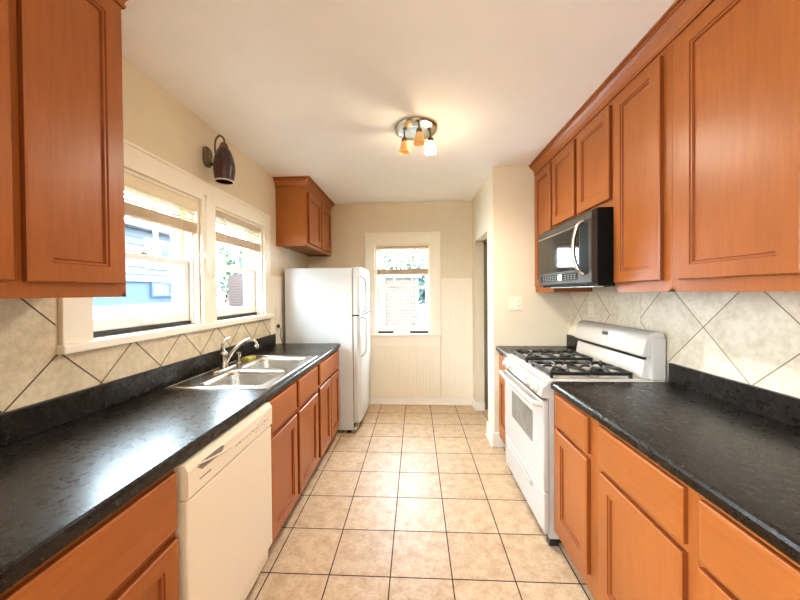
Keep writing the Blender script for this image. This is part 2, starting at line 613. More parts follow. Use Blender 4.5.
# ------------------------------------------------------------------ windows
def window(name, mp, u0, u1, z0, z1, meet, sill_dark, muntins):
    r = root(name, None, None, mp((u0 + u1) / 2, 0.08, z0))
    r['kind'] = 'structure'
    def bb(bm, ua, ub, da, db, za, zb, bev=0):
        a, b = Vector(mp(ua, da, za)), Vector(mp(ub, db, zb))
        box(bm, a.x, b.x, a.y, b.y, a.z, b.z, bev)
    u0 += 0.001; u1 -= 0.001; z0 += 0.004; z1 -= 0.001
    bm = bm_new()      # jamb liner
    bb(bm, u0, u0 + 0.016, 0.0, 0.155, z0, z1)
    bb(bm, u1 - 0.016, u1, 0.0, 0.155, z0, z1)
    bb(bm, u0 + 0.016, u1 - 0.016, 0.0, 0.155, z1 - 0.016, z1)
    bb(bm, u0 + 0.016, u0 + 0.026, 0.03, 0.05, z0, z1 - 0.016)
    bb(bm, u1 - 0.026, u1 - 0.016, 0.03, 0.05, z0, z1 - 0.016)
    obj('window_frame', bm, M_trim, r)
    a, b = u0 + 0.018, u1 - 0.018
    st = 0.042
    # lower sash
    bm = bm_new()
    zb = z0 + 0.022
    bb(bm, a, a + st, 0.055, 0.088, zb, meet, 0.003)
    bb(bm, b - st, b, 0.055, 0.088, zb, meet, 0.003)
    bb(bm, a + st, b - st, 0.055, 0.088, zb, zb + 0.055, 0.003)
    bb(bm, a + st, b - st, 0.055, 0.088, meet - 0.034, meet, 0.003)
    ls = obj('lower_sash', bm, M_sash, r)
    bm = bm_new(); bb(bm, a + st, b - st, 0.069, 0.073, zb + 0.055, meet - 0.034)
    obj('pane', bm, M_pane, ls)
    bm = bm_new()
    um = (a + b) / 2
    for du in (-0.035, 0.027): bb(bm, um + du, um + du + 0.008, 0.040, 0.055, zb + 0.022, zb + 0.030)
    bb(bm, um - 0.04, um + 0.04, 0.036, 0.042, zb + 0.016, zb + 0.034, 0.003)
    obj('sash_lift', bm, M_sash, ls)
    bm = bm_new()
    bb(bm, um - 0.028, um + 0.028, 0.058, 0.084, meet, meet + 0.008, 0.002)
    bb(bm, um - 0.006, um + 0.03, 0.064, 0.078, meet + 0.008, meet + 0.018, 0.003)
    obj('sash_lock', bm, M_chrome, ls)
    # upper sash
    bm = bm_new()
    zm = meet - 0.036
    bb(bm, a, a + st, 0.094, 0.125, zm, z1 - 0.018, 0.003)
    bb(bm, b - st, b, 0.094, 0.125, zm, z1 - 0.018, 0.003)
    bb(bm, a + st, b - st, 0.094, 0.125, z1 - 0.06, z1 - 0.018, 0.003)
    bb(bm, a + st, b - st, 0.094, 0.125, zm, zm + 0.034, 0.003)
    us = obj('upper_sash', bm, M_sash, r)
    bm = bm_new(); bb(bm, a + st, b - st, 0.108, 0.112, zm + 0.034, z1 - 0.06)
    obj('pane', bm, M_pane, us)
    bm = bm_new()
    for f in muntins[0]:
        u = a + st + (b - a - 2 * st) * f
        bb(bm, u - 0.007, u + 0.007, 0.100, 0.120, zm + 0.034, z1 - 0.06)
    for f in muntins[1]:
        z = zm + 0.034 + (z1 - 0.06 - zm - 0.034) * f
        bb(bm, a + st, b - st, 0.101, 0.119, z - 0.007, z + 0.007)
    obj('muntin_grid', bm, M_sash, us)
    # dark strip on the sill under the lower sash
    bm = bm_new()
    for f0, f1 in sill_dark:
        bb(bm, u0 + 0.02 + (u1 - u0 - 0.04) * f0, u0 + 0.02 + (u1 - u0 - 0.04) * f1, 0.045, 0.085, z0, z0 + 0.020)
    obj('sill_strip', bm, M_sillstrip, r, label='dark strip on the sill')
    # exterior track
    bm = bm_new()
    bb(bm, u0 + 0.016, u0 + 0.045, 0.128, 0.153, z0, z1 - 0.016)
    bb(bm, u1 - 0.045, u1 - 0.016, 0.128, 0.153, z0, z1 - 0.016)
    obj('storm_track', bm, M_sash, r)
    return r


mL = lambda u, d, z: (XL - d, u, z)
mB = lambda u, d, z: (u, YB + d, z)
window('window_1', mL, *W1, *WZ, 1.617, [(0, 1)], ((0.74,), (0.5,)))
window('window_2', mL, *W2, *WZ, 1.617, [(0, 1)], ((0.74,), (0.5,)))
window('window_3', mB, *WB, *WBZ, 1.487, [(0, 0.32), (0.62, 1)], ((0.3, 0.7), (0.33, 0.66)))


# ------------------------------------------------------------------ blinds
def blind(name_label, mp, u0, u1, ztop, zhead, zst1, zst0, nsl, matHead, headd, tassels, group):
    r = root('window_blind', name_label, 'blind', mp((u0 + u1) / 2, 0.03, ztop), group)
    def bb(bm, ua, ub, da, db, za, zb, bev=0):
        a, b = Vector(mp(ua, da, za)), Vector(mp(ub, db, zb))
        box(bm, a.x, b.x, a.y, b.y, a.z, b.z, bev)
    bm = bm_new(); bb(bm, u0, u1, headd[0], headd[1], zhead, ztop, 0.003)
    obj('headrail', bm, matHead, r)
    d0, d1 = headd[0] + 0.004, headd[0] + 0.046
    for i in range(nsl):
        z = zst1 + (zhead - zst1) * (i + 0.7) / (nsl + 0.4)
        bm = bm_new(); bb(bm, u0 + 0.006, u1 - 0.006, d0 + 0.004, d1, z - 0.0012, z + 0.0012)
        obj('slat', bm, M_valance, r)
    bm = bm_new()
    n = 9
    for i in range(n):
        z = zst0 + 0.014 + (zst1 - zst0 - 0.014) * i / n
        bb(bm, u0 + 0.006, u1 - 0.006, d0, d1, z, z + (zst1 - zst0 - 0.014) / n * 0.78)
    obj('slat_stack', bm, M_blind, r)
    bm = bm_new(); bb(bm, u0 + 0.006, u1 - 0.006, d0 - 0.001, d1 + 0.001, zst0, zst0 + 0.013, 0.003)
    obj('bottom_rail', bm, M_blind, r)
    for f in (0.2, 0.8):
        u = u0 + (u1 - u0) * f
        bm = bm_new()
        tube(bm, [mp(u, d0 - 0.0015, zhead), mp(u, d0 - 0.0015, zst0 - 0.002), mp(u, d1 + 0.0015, zst0 - 0.002), mp(u, d1 + 0.0015, zhead)], 0.0012, 5)
        obj('ladder_cord', bm, M_cord, r)
    for u, d, z in tassels:
        bm = bm_new(); tube(bm, [mp(u, d, z), mp(u, d, zhead)], 0.0011, 5)
        c = obj('pull_cord', bm, M_cord, r)
        q = mp(u, d, z - 0.022)
        bm = bm_new(); lathe(bm, [(0.003, 0.024), (0.006, 0.014), (0.008, 0.0), (0.005, -0.003)], q, 10)
        obj('tassel', bm, M_tassel, c)
    return r


G = 'blinds in the three windows'
b1 = blind('blind with a wide cream headrail in the larger-looking left window nearest the camera', mL, W1[0] + 0.021, W1[1] - 0.021,
           1.985, 1.925, 1.850, 1.785, 3, M_valance, (-0.004, 0.050), [], G)
b2 = blind('raised blind in the left-wall window nearer the refrigerator, two dark tassels hanging low', mL, W2[0] + 0.021, W2[1] - 0.021,
           1.985, 1.955, 1.842, 1.775, 4, M_blind, (0.0, 0.050), [(2.24, 0.004, 1.40), (2.235, 0.008, 1.365)], G)
b3 = blind('raised tan blind in the single window on the back wall', mB, WB[0] + 0.021, WB[1] - 0.021,
           1.985, 1.955, 1.700, 1.632, 5, M_blind, (0.0, 0.050), [(-0.425, 0.004, 1.42), (-0.43, 0.009, 1.39)], G)
# long lift cord of the near blind looped on the mullion casing
bm = bm_new()
tube(bm, smooth_pts([(XL + 0.026, 1.985, 2.03), (XL + 0.026, 1.985, 1.80), (XL + 0.027, 1.975, 1.62), (XL + 0.027, 1.99, 1.54),
                     (XL + 0.027, 2.03, 1.51), (XL + 0.027, 2.06, 1.56), (XL + 0.027, 2.05, 1.64)]), 0.0022, 6)
box(bm, XL + 0.0225, XL + 0.032, 1.978, 1.992, 2.02, 2.045, 0.002)
lc = obj('lift_cord', bm, M_cord, pivot=(XL + 0.026, 1.985, 2.03), label='cream blind cord looped down the white post between the two left windows', cat='cord')
bm = bm_new()
box(bm, XL + 0.0225, XL + 0.030, 1.955, 1.972, 1.63, 1.67, 0.002)
box(bm, XL + 0.030, XL + 0.040, 1.959, 1.968, 1.645, 1.656, 0.002)
obj('cord_cleat', bm, M_plate, lc)

# ------------------------------------------------------------------ backsplash tile
def tilepanel(name, m, x0, x1, rects):
    return boxes(name, m, None, [(x0, x1, a, b, c, d) for a, b, c, d in rects], kind='structure')


tilepanel('trim_6', M_tl2, XL + E, XL + 0.010, [(-0.29, 1.1335, 1.021, 1.398)])
tilepanel('trim_7', M_tl, XL + E, XL + 0.010, [(1.1345, 2.903, 1.021, 1.1785)])
tilepanel('trim_8', M_tr1, XR - 0.010, XR - E, [(-0.29, 1.989, 1.018, 1.398)])
tilepanel('trim_9', M_tr2, XR - 0.010, XR - E, [(1.992, 2.291, 0.93, 1.44)])
tilepanel('trim_10', M_tr3, XR - 0.010, XR - E, [(2.294, 2.908, 1.018, 1.398)])
bx('trim_11', M_grout, None, XR - 0.007, XR - E, 1.9892, 2.2938, 1.018, 1.398, kind='structure')

# ------------------------------------------------------------------ cabinets
def dmap(face, sgn):
    return lambda u, v, w: (face + sgn * w, u, v)


def door(parent, face, sgn, y0, y1, z0, z1, st=0.056, name='door'):
    bm = bm_new()
    t = 0.020
    rings_face(bm, dmap(face, sgn), y0, y1, z0, z1,
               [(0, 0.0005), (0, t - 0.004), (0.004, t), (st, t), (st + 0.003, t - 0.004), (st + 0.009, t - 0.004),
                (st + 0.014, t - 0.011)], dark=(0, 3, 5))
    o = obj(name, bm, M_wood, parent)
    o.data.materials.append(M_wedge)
    return o


def drawer(parent, face, sgn, y0, y1, z0, z1):
    bm = bm_new()
    t = 0.020
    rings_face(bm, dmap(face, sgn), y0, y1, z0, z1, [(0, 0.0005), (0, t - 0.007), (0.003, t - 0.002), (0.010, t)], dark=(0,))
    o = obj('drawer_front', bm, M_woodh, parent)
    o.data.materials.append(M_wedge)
    return o


def base_cab(label, face, wallx, y0, y1, fronts, group, sgn):
    r = root('base_cabinet', label, 'cabinet', ((face + wallx) / 2, (y0 + y1) / 2, 0), group)
    y0 += 0.001; y1 -= 0.001
    w = wallx + sgn * 0.004
    bm = bm_new()
    f1 = face - sgn * 0.02
    box(bm, face, f1, y0, y1, 0.105, 0.872)
    box(bm, f1, w, y0, y0 + 0.016, 0.105, 0.872)
    box(bm, f1, w, y1 - 0.016, y1, 0.105, 0.872)
    box(bm, f1, w, y0 + 0.016, y1 - 0.016, 0.105, 0.121)
    box(bm, w + sgn * 0.008, w, y0 + 0.016, y1 - 0.016, 0.121, 0.872)
    obj('cabinet_body', bm, M_wood, r)
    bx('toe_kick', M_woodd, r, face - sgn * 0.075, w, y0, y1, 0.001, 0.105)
    for k, a in fronts:
        (door if k == 'd' else drawer)(r, face, sgn, *a)
    return r


GL, GR = 'base cabinets along the left wall', 'base cabinets along the right wall'
FL, FR = -0.715 - 0.020 + 0.0, 0.742
FL = -0.756
base_cab('red-brown base cabinet at the near end of the left run, before the dishwasher', FL, XL, 0.33, 0.947,
         [('w', (0.37, 0.938, 0.683, 0.857)), ('d', (0.37, 0.938, 0.14, 0.655))], GL, 1)
base_cab('wide red-brown base cabinet right after the dishwasher, under the sink', FL, XL, 1.545, 2.386,
         [('w', (1.566, 1.917, 0.688, 0.857)), ('w', (1.955, 2.335, 0.688, 0.857)),
          ('d', (1.566, 1.917, 0.140, 0.660)), ('d', (1.955, 2.335, 0.140, 0.660))], GL, 1)
base_cab('red-brown base cabinet at the far end of the left run, beside the refrigerator', FL, XL, 2.386, 3.045,
         [('w', (2.395, 3.00, 0.700, 0.857)), ('d', (2.395, 2.690, 0.140, 0.675)), ('d', (2.705, 3.00, 0.140, 0.675))], GL, 1)
base_cab('narrow orange-brown base cabinet on the near side of the stove', FR, XR, 1.345, 1.757,
         [('w', (1.392, 1.696, 0.706, 0.862)), ('d', (1.392, 1.696, 0.186, 0.682))], GR, -1)
base_cab('wide orange-brown base cabinet second from the stove on its near side', FR, XR, 0.872, 1.345,
         [('w', (0.904, 1.308, 0.706, 0.862)), ('d', (0.904, 1.300, 0.186, 0.682))], GR, -1)
base_cab('orange-brown base cabinet in the bottom right corner of the view', FR, XR, 0.34, 0.872,
         [('w', (0.40, 0.854, 0.706, 0.862)), ('d', (0.40, 0.854, 0.186, 0.686))], GR, -1)
base_cab('small orange-brown base cabinet between the stove and the return wall', FR, XR, 2.535, 2.888,
         [('w', (2.590, 2.825, 0.700, 0.860)), ('d', (2.590, 2.825, 0.205, 0.682))], GR, -1)


def wall_cab(label, face, wallx, y0, y1, z0, z1, doors, group, sgn):
    r = root('wall_cabinet', label, 'cabinet', ((face + wallx) / 2, (y0 + y1) / 2, z0), group)
    w = wallx + sgn * 0.002
    bm = bm_new()
    y0 += 0.0008; y1 -= 0.0008
    box(bm, face, w, y0, y1, z0 + 0.012, z1)
    box(bm, face, face - sgn * 0.02, y0, y1, z0, z0 + 0.012)
    box(bm, face, w, y0, y0 + 0.016, z0, z0 + 0.012)
    box(bm, face, w, y1 - 0.016, y1, z0, z0 + 0.012)
    obj('cabinet_body', bm, M_wood, r)
    for a in doors: door(r, face, sgn, *a)
    return r


def crown_path(bm, path, inset_side, zt, proj=0.055, hgt=0.092):
    """crown profile swept along a 2D path with mitres; inset_side gives outward normal: +1 = right of travel"""
    prof = [(0.000, -hgt), (0.008, -hgt), (0.010, -hgt + 0.012), (0.006, -hgt + 0.018), (0.012, -hgt + 0.034),
            (0.026, -hgt + 0.054), (0.040, -hgt + 0.066), (0.046, -hgt + 0.070), (0.046, -hgt + 0.078),
            (proj, -hgt + 0.082), (proj, 0.0), (0.0, 0.0)]
    P = [Vector((x, y)) for x, y in path]
    offs = []
    for i, p in enumerate(P):
        ns = []
        for a, b in ((i - 1, i), (i, i + 1)):
            if 0 <= a and b < len(P):
                t = (P[b] - P[a]).normalized()
                ns.append(Vector((t.y, -t.x)) * inset_side)
        if len(ns) == 1: offs.append(ns[0])
        else:
            s = ns[0] + ns[1]
            offs.append(s / (1 + ns[0].dot(ns[1])))
    rings = [[bm.verts.new((p.x + o.x * d, p.y + o.y * d, zt + z)) for d, z in prof] for p, o in zip(P, offs)]
    n = len(prof)
    for a, b in zip(rings, rings[1:]):
        for k in range(n):
            f = bm.faces.new((a[k], a[(k + 1) % n], b[(k + 1) % n], b[k]))
            if k in (0, 2, 6, 8): f.material_index = 1  # shade of the crown steps put into the colour
    bm.faces.new(rings[0])
    bm.faces.new(rings[-1][::-1])


UF = 1.072
GU = 'wall cabinets along the right wall'
ZT = ZC - 0.094
wall_cab('narrow tall wall cabinet at the far right end, against the return wall beyond the microwave', UF, XR, 2.525, 2.905, 1.398, ZT, [(2.548, 2.872, 1.447, 2.412)], GU, -1)
wall_cab('short two-door wall cabinet directly above the black microwave', UF, XR, 1.765, 2.525, 1.862, ZT,
         [(2.172, 2.510, 1.905, 2.412), (1.790, 2.136, 1.905, 2.412)], GU, -1)
wall_cab('tall single-door wall cabinet on the near side of the microwave', UF, XR, 1.385, 1.765, 1.398, ZT, [(1.430, 1.750, 1.447, 2.412)], GU, -1)
wall_cab('large wall cabinet nearest the camera on the right wall, broad door', UF, XR, 0.46, 1.385, 1.398, ZT,
         [(0.925, 1.336, 1.447, 2.412), (0.49, 0.905, 1.447, 2.412)], GU, -1)
bm = bm_new()
crown_path(bm, [(UF, 0.40), (UF, 2.908)], -1, ZC - E)
co = obj('crown_molding', bm, M_wood, pivot=(UF, 1.6, ZT), label='long red-brown crown moulding above the right wall cabinets', cat='moulding')

wall_cab('dark red-brown wall cabinet in the top left corner, left of the windows', -1.048, XL, 0.46, 1.100, 1.398, ZT,
         [(0.795, 1.078, 1.443, 2.412), (0.495, 0.768, 1.443, 2.412)], None, 1)
bm = bm_new()
crown_path(bm, [(-1.048, 0.40), (-1.048, 1.100), (XL + E, 1.100)], 1, ZC - E)
co2 = obj('crown_molding', bm, M_wood, pivot=(-1.048, 0.8, ZT), label='short red-brown crown moulding on top of the left wall cabinet near the window', cat='moulding')

fc = wall_cab('small two-door wall cabinet hung above the white refrigerator', -1.066, XL, 3.062, 3.968, 1.870, ZT,
              [(3.105, 3.500, 1.905, 2.405), (3.530, 3.925, 1.905, 2.405)], None, 1)
bm = bm_new()
crown_path(bm, [(XL + E, 3.062), (-1.066, 3.062), (-1.066, 3.970)], 1, ZC - E)
co3 = obj('crown', bm, M_wood, fc)
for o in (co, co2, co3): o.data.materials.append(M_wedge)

# ------------------------------------------------------------------ worktops
def worktop_front(bm, xf, sgn, y0, y1, z0=0.874, z1=0.914):
    """rounded front strip; sgn +1 when the front faces +x"""
    d = 0.03
    pts = [(xf - sgn * d, z0), (xf - sgn * 0.004, z0), (xf, z0 + 0.004), (xf, z1 - 0.012), (xf - sgn * 0.004, z1 - 0.004),
           (xf - sgn * 0.012, z1), (xf - sgn * d, z1)]
    prism(bm, pts, 'Y', y0, y1)


SX0, SX1, SY0, SY1 = -1.292, -0.785, 1.605, 2.405      # sink cutout
bm = bm_new()
XF = -0.738
a, b = -0.30, 3.062
worktop_front(bm, XF, 1, a, b)
xi = XF - 0.03
for r_ in ((XL + 0.003, xi, a, SY0), (XL + 0.003, xi, SY1, b), (XL + 0.003, SX0, SY0, SY1), (SX1, xi, SY0, SY1)):
    box(bm, *r_, 0.874, 0.914)
wl = obj('worktop', bm, M_lam, pivot=(-1.05, 1.4, 0.874), label='long glossy black worktop under the left windows, holding the sink', cat='worktop')
bx('upstand', M_lam, wl, XL + 0.003, XL + 0.024, -0.30, 2.985, 0.9142, 1.020, bev=0.003)
bm = bm_new()
XF = 0.728
worktop_front(bm, XF, -1, -0.30, 1.760)
box(bm, XF + 0.03, XR - 0.003, -0.30, 1.760, 0.874, 0.914)
wr = obj('worktop', bm, M_lam, pivot=(1.05, 0.75, 0.874), label='speckled black worktop at near right, from the stove towards the camera', cat='worktop')
bx('upstand', M_lam, wr, XR - 0.024, XR - 0.003, -0.30, 1.760, 0.9142, 1.017, bev=0.003)
bm = bm_new()
worktop_front(bm, 0.718, -1, 2.530, 2.905)
box(bm, 0.748, XR - 0.003, 2.530, 2.905, 0.874, 0.914)
wf = obj('worktop', bm, M_lam, pivot=(1.05, 2.7, 0.874), label='short black worktop piece between the stove and the return wall', cat='worktop')
bx('upstand', M_lam, wf, XR - 0.024, XR - 0.003, 2.530, 2.905, 0.9142, 1.017, bev=0.003)


# ------------------------------------------------------------------ sink and what stands on it
def rrect(x0, x1, y0, y1, r, n=6):
    pts = []
    for cx, cy, a0 in ((x1 - r, y1 - r, 0), (x0 + r, y1 - r, PI / 2), (x0 + r, y0 + r, PI), (x1 - r, y0 + r, 1.5 * PI)):
        for k in range(n + 1):
            a = a0 + PI / 2 * k / n
            pts.append((cx + r * math.cos(a), cy + r * math.sin(a)))
    return pts


def loft(bm, loops, close_last=True):
    R = [[bm.verts.new(p) for p in L] for L in loops]
    n = len(R[0])
    for a, b in zip(R, R[1:]):
        for k in range(n):
            bm.faces.new((a[k], a[(k + 1) % n], b[(k + 1) % n], b[k]))
    if close_last: bm.faces.new(R[-1])
    return R


sk = root('kitchen_sink', 'double-bowl stainless steel sink set into the left worktop', 'sink', (-1.04, 2.0, 0.915))
bowls = [(-1.172, -0.822, 1.640, 1.965), (-1.172, -0.822, 2.020, 2.370)]
bm = bm_new()
zr = 0.9195
# rim plate: grid cells around the bowls, rounded outer border
X0, X1, Y0, Y1 = -1.308, -0.768, 1.588, 2.422
xs = [X0 + 0.012, -1.172 + 0.0, -0.822, X1 - 0.012]
ys = [Y0 + 0.012, 1.640, 1.965, 2.020, 2.370, Y1 - 0.012]
for i in range(3):
    for j in range(5):
        if i == 1 and j in (1, 3): continue
        vs = [bm.verts.new((x, y, zr)) for x, y in ((xs[i], ys[j]), (xs[i + 1], ys[j]), (xs[i + 1], ys[j + 1]), (xs[i], ys[j + 1]))]
        bm.faces.new(vs)
def band(x0, x1, y0, y1, d, z): return [(x0 - d, y0 - d, z), (x1 + d, y0 - d, z), (x1 + d, y1 + d, z), (x0 - d, y1 + d, z)]
loft(bm, [band(xs[0], xs[3], ys[0], ys[5], 0, zr), band(xs[0], xs[3], ys[0], ys[5], 0.005, zr + 0.0025),
          band(xs[0], xs[3], ys[0], ys[5], 0.010, zr - 0.001), band(xs[0], xs[3], ys[0], ys[5], 0.012, 0.9146)], False)
bmesh.ops.remove_doubles(bm, verts=bm.verts, dist=0.0004)
obj('rim', bm, M_steel, sk)
for x0, x1, y0, y1 in bowls:
    bm = bm_new()
    loops = []
    # corners between square opening and round bowl
    def Lp(ins, r, z): return [(x, y, z) for x, y in rrect(x0 + ins, x1 - ins, y0 + ins, y1 - ins, r)]
    sq = [(x, y, zr) for x, y in rrect(x0, x1, y0, y1, 0.0004)]
    loft(bm, [sq, Lp(0.001, 0.055, zr - 0.0005), Lp(0.004, 0.055, zr - 0.004), Lp(0.007, 0.055, zr - 0.03), Lp(0.014, 0.058, zr - 0.14),
              Lp(0.022, 0.06, zr - 0.165), Lp(0.040, 0.06, zr - 0.176), Lp(0.10, 0.05, zr - 0.180)])
    bw_ = obj('bowl', bm, M_steel, sk, smooth=True, angle=50)
    bm = bm_new()
    lathe(bm, [(0.044, 0.0), (0.044, 0.003), (0.038, 0.004), (0.030, 0.001), (0.012, 0.001)], ((x0 + x1) / 2, (y0 + y1) / 2, zr - 0.1795), 20)
    obj('drain', bm, M_chrome, bw_, smooth=True)

fz = zr + 0.0008
fa = root('kitchen_faucet', 'brushed single-lever kitchen faucet with a curved spout standing behind the sink', 'faucet', (-1.238, 1.985, fz))
bm = bm_new()
loft(bm, [[(x, y, z) for x, y in rrect(-1.262 + i, -1.214 - i, 1.868 + i, 2.100 - i, 0.0235 - i)] for i, z in
          ((0.0, fz), (0.0, fz + 0.004), (0.004, fz + 0.010), (0.010, fz + 0.012))])
obj('base_plate', bm, M_chrome, fa, smooth=True)
bm = bm_new()
lathe(bm, [(0.026, 0.012), (0.024, 0.022), (0.021, 0.03), (0.020, 0.085), (0.022, 0.092), (0.021, 0.105), (0.014, 0.115)], (-1.238, 1.985, fz), 20)
obj('body', bm, M_chrome, fa, smooth=True)
bm = bm_new()
tube(bm, smooth_pts([(-1.225, 1.988, fz + 0.045), (-1.185, 1.998, fz + 0.115), (-1.135, 2.012, fz + 0.165), (-1.090, 2.024, fz + 0.185),
                     (-1.062, 2.033, fz + 0.175), (-1.050, 2.037, fz + 0.145)]), 0.0105, 12)
sp = obj('spout', bm, M_chrome, fa, smooth=True)
bm = bm_new()
lathe(bm, [(0.013, 0.0), (0.0145, 0.004), (0.0145, 0.022), (0.012, 0.026)], (-1.050, 2.037, fz + 0.122), 16)
obj('aerator', bm, M_chrome, sp, smooth=True)
bm = bm_new()
tube(bm, smooth_pts([(-1.238, 1.985, fz + 0.108), (-1.243, 1.975, fz + 0.140), (-1.238, 1.972, fz + 0.165), (-1.222, 1.978, fz + 0.190), (-1.195, 1.985, fz + 0.203)]),
     [0.012] + [0.0105] * 6 + [0.009] * 6 + [0.0075] * 7 + [0.006], 10)
obj('lever', bm, M_chrome, fa, smooth=True)
sd = root('side_sprayer', 'small nickel sprayer standing beside the faucet base on the sink deck', 'sprayer', (-1.236, 2.150, fz))
bm = bm_new(); lathe(bm, [(0.021, 0.0), (0.021, 0.006), (0.015, 0.012)], (-1.236, 2.150, fz), 16); obj('collar', bm, M_chrome, sd, smooth=True)
bm = bm_new(); lathe(bm, [(0.012, 0.012), (0.011, 0.045), (0.017, 0.060), (0.018, 0.072), (0.012, 0.078)], (-1.236, 2.150, fz), 16)
obj('spray_head', bm, M_chrome, sd, smooth=True)
bm = bm_new()
box(bm, -1.262, -1.205, 2.225, 2.330, fz, fz + 0.022, 0.006)
obj('sponge', bm, M_sponge, pivot=(-1.234, 2.277, fz), label='yellow-green sponge lying on the sink deck behind the far bowl', cat='sponge')

# ------------------------------------------------------------------ dishwasher
dw = root('dishwasher', 'white built-in dishwasher under the left worktop, between two red-brown cabinets', 'dishwasher', (-1.05, 1.246, 0))
dx = -0.722
bx('body', M_bisque, dw, XL + 0.06, -0.775, 0.953, 1.539, 0.10, 0.868)
bx('door_panel', M_bisque, dw, -0.774, dx, 0.956, 1.537, 0.165, 0.752, bev=0.006)
bm = bm_new()
prism(bm, [(-0.774, 0.757), (dx, 0.757), (dx + 0.004, 0.762), (dx + 0.004, 0.845), (dx - 0.008, 0.866), (-0.774, 0.866)], 'Y', 0.956, 1.537)
cp = obj('control_panel', bm, M_bisque, dw)
bm = bm_new()   # pocket handle: curved lip
pts = [(dx + 0.0045, 1.00 + 0.5 * t, 0.848 - 0.035 * math.sin(PI * t)) for t in [i / 14 for i in range(15)]]
tube(bm, pts, 0.0035, 6)
obj('handle_lip', bm, M_bisque, cp)
bm = bm_new()
for i in range(6):
    z = 0.8225 + 0.0045 * i
    box(bm, dx + 0.0038, dx + 0.0048, 1.00 + 0.006 * abs(i - 3), 1.145 - 0.006 * abs(i - 3), z, z + 0.0025)
obj('vent', bm, M_tassel, cp, label='dark vent slots')
bm = bm_new()
box(bm, dx + 0.0038, dx + 0.0046, 1.008, 1.068, 0.792, 0.797)
obj('badge', bm, M_print, cp)
bm = bm_new()
for i in range(11):
    y = 1.215 + 0.026 * i
    box(bm, dx + 0.0038, dx + 0.0045, y, y + (0.014 if i % 3 else 0.020), 0.800, 0.8028 + (0.003 if i % 4 == 1 else 0))
for i in (6, 7, 9):
    box(bm, dx + 0.0038, dx + 0.0045, 1.215 + 0.026 * i, 1.228 + 0.026 * i, 0.788, 0.7905)
obj('printed_marks', bm, M_print, cp)
bx('lower_panel', M_bisque, dw, -0.800, -0.745, 0.985, 1.537, 0.085, 0.160, bev=0.004)
bx('toe_kick', M_black, dw, -0.86, -0.815, 0.956, 1.537, 0.002, 0.085)

# ------------------------------------------------------------------ refrigerator
fr = root('refrigerator', 'tall white top-freezer refrigerator standing at the end of the left worktop', 'refrigerator', (-0.95, 3.49, 0))
FY0, FY1, FXf = 3.115, 3.868, -0.556
bx('body', M_fridge, fr, -1.310, -0.632, FY0, FY1, 0.055, 1.655, bev=0.008)
def fdoor(name, z0, z1):
    bm = bm_new()
    poly = [(-0.620, FY0 + 0.002), (-0.585, FY0 + 0.002)]
    n = 14
    for i in range(n + 1):
        t = i / n
        bulge = 0.022 * (1 - (2 * t - 1) ** 2) + 0.026 * min(1, (0.5 - abs(t - 0.5)) * 14) ** 0.5
        poly.append((-0.588 + bulge * 0.85, FY0 + 0.004 + (FY1 - FY0 - 0.008) * t))
    poly += [(-0.585, FY1 - 0.002), (-0.620, FY1 - 0.002)]
    prism(bm, poly, 'Z', z0, z1)
    return obj(name, bm, M_fridge, fr, smooth=True, angle=40)
fd1 = fdoor('freezer_door', 1.188, 1.662)
fd2 = fdoor('refrigerator_door', 0.115, 1.172)
bx('gasket', M_print, fr, -0.632, -0.620, FY0 + 0.012, FY1 - 0.012, 0.12, 1.650)
for y0_, y1_ in ((FY0 + 0.003, FY0 + 0.10), (FY1 - 0.06, FY1 - 0.004)):
    bx('hinge', M_black, fr, -0.632, -0.566, y0_, y1_, 1.1735, 1.1865, label='black middle hinge')
def fhandle(door_, za, zb, flip):
    bm = bm_new()
    y = FY0 + 0.115
    x = -0.566
    L = zb - za
    P = [(x, y - 0.045, 0.0), (x + 0.030, y - 0.035, 0.04), (x + 0.052, y - 0.012, 0.13), (x + 0.056, y, 0.30), (x + 0.056, y, 0.75), (x + 0.050, y, 0.95), (x + 0.002, y, 1.0)]
    pts = [(a, b, (za + L * t) if flip else (zb - L * t)) for a, b, t in P]
    tube(bm, smooth_pts(pts, 4), 0.013, 10, flat=0.8)
    obj('handle', bm, M_enamel, door_, smooth=True)
fhandle(fd1, 1.205, 1.575, False)
fhandle(fd2, 0.760, 1.155, True)
bx('toe_grille', M_black, fr, -0.66, -0.628, FY0 + 0.02, FY1 - 0.02, 0.035, 0.10)
for x_ in (-0.70, -1.25):
    for y_ in (FY0 + 0.03, FY1 - 0.07):
        bx('foot', M_black, fr, x_, x_ + 0.04, y_, y_ + 0.04, 0.001, 0.040)
bx('base_skirt', M_fridge, fr, -1.300, -0.600, FY0 + 0.003, FY1 - 0.003, 0.040, 0.0545)

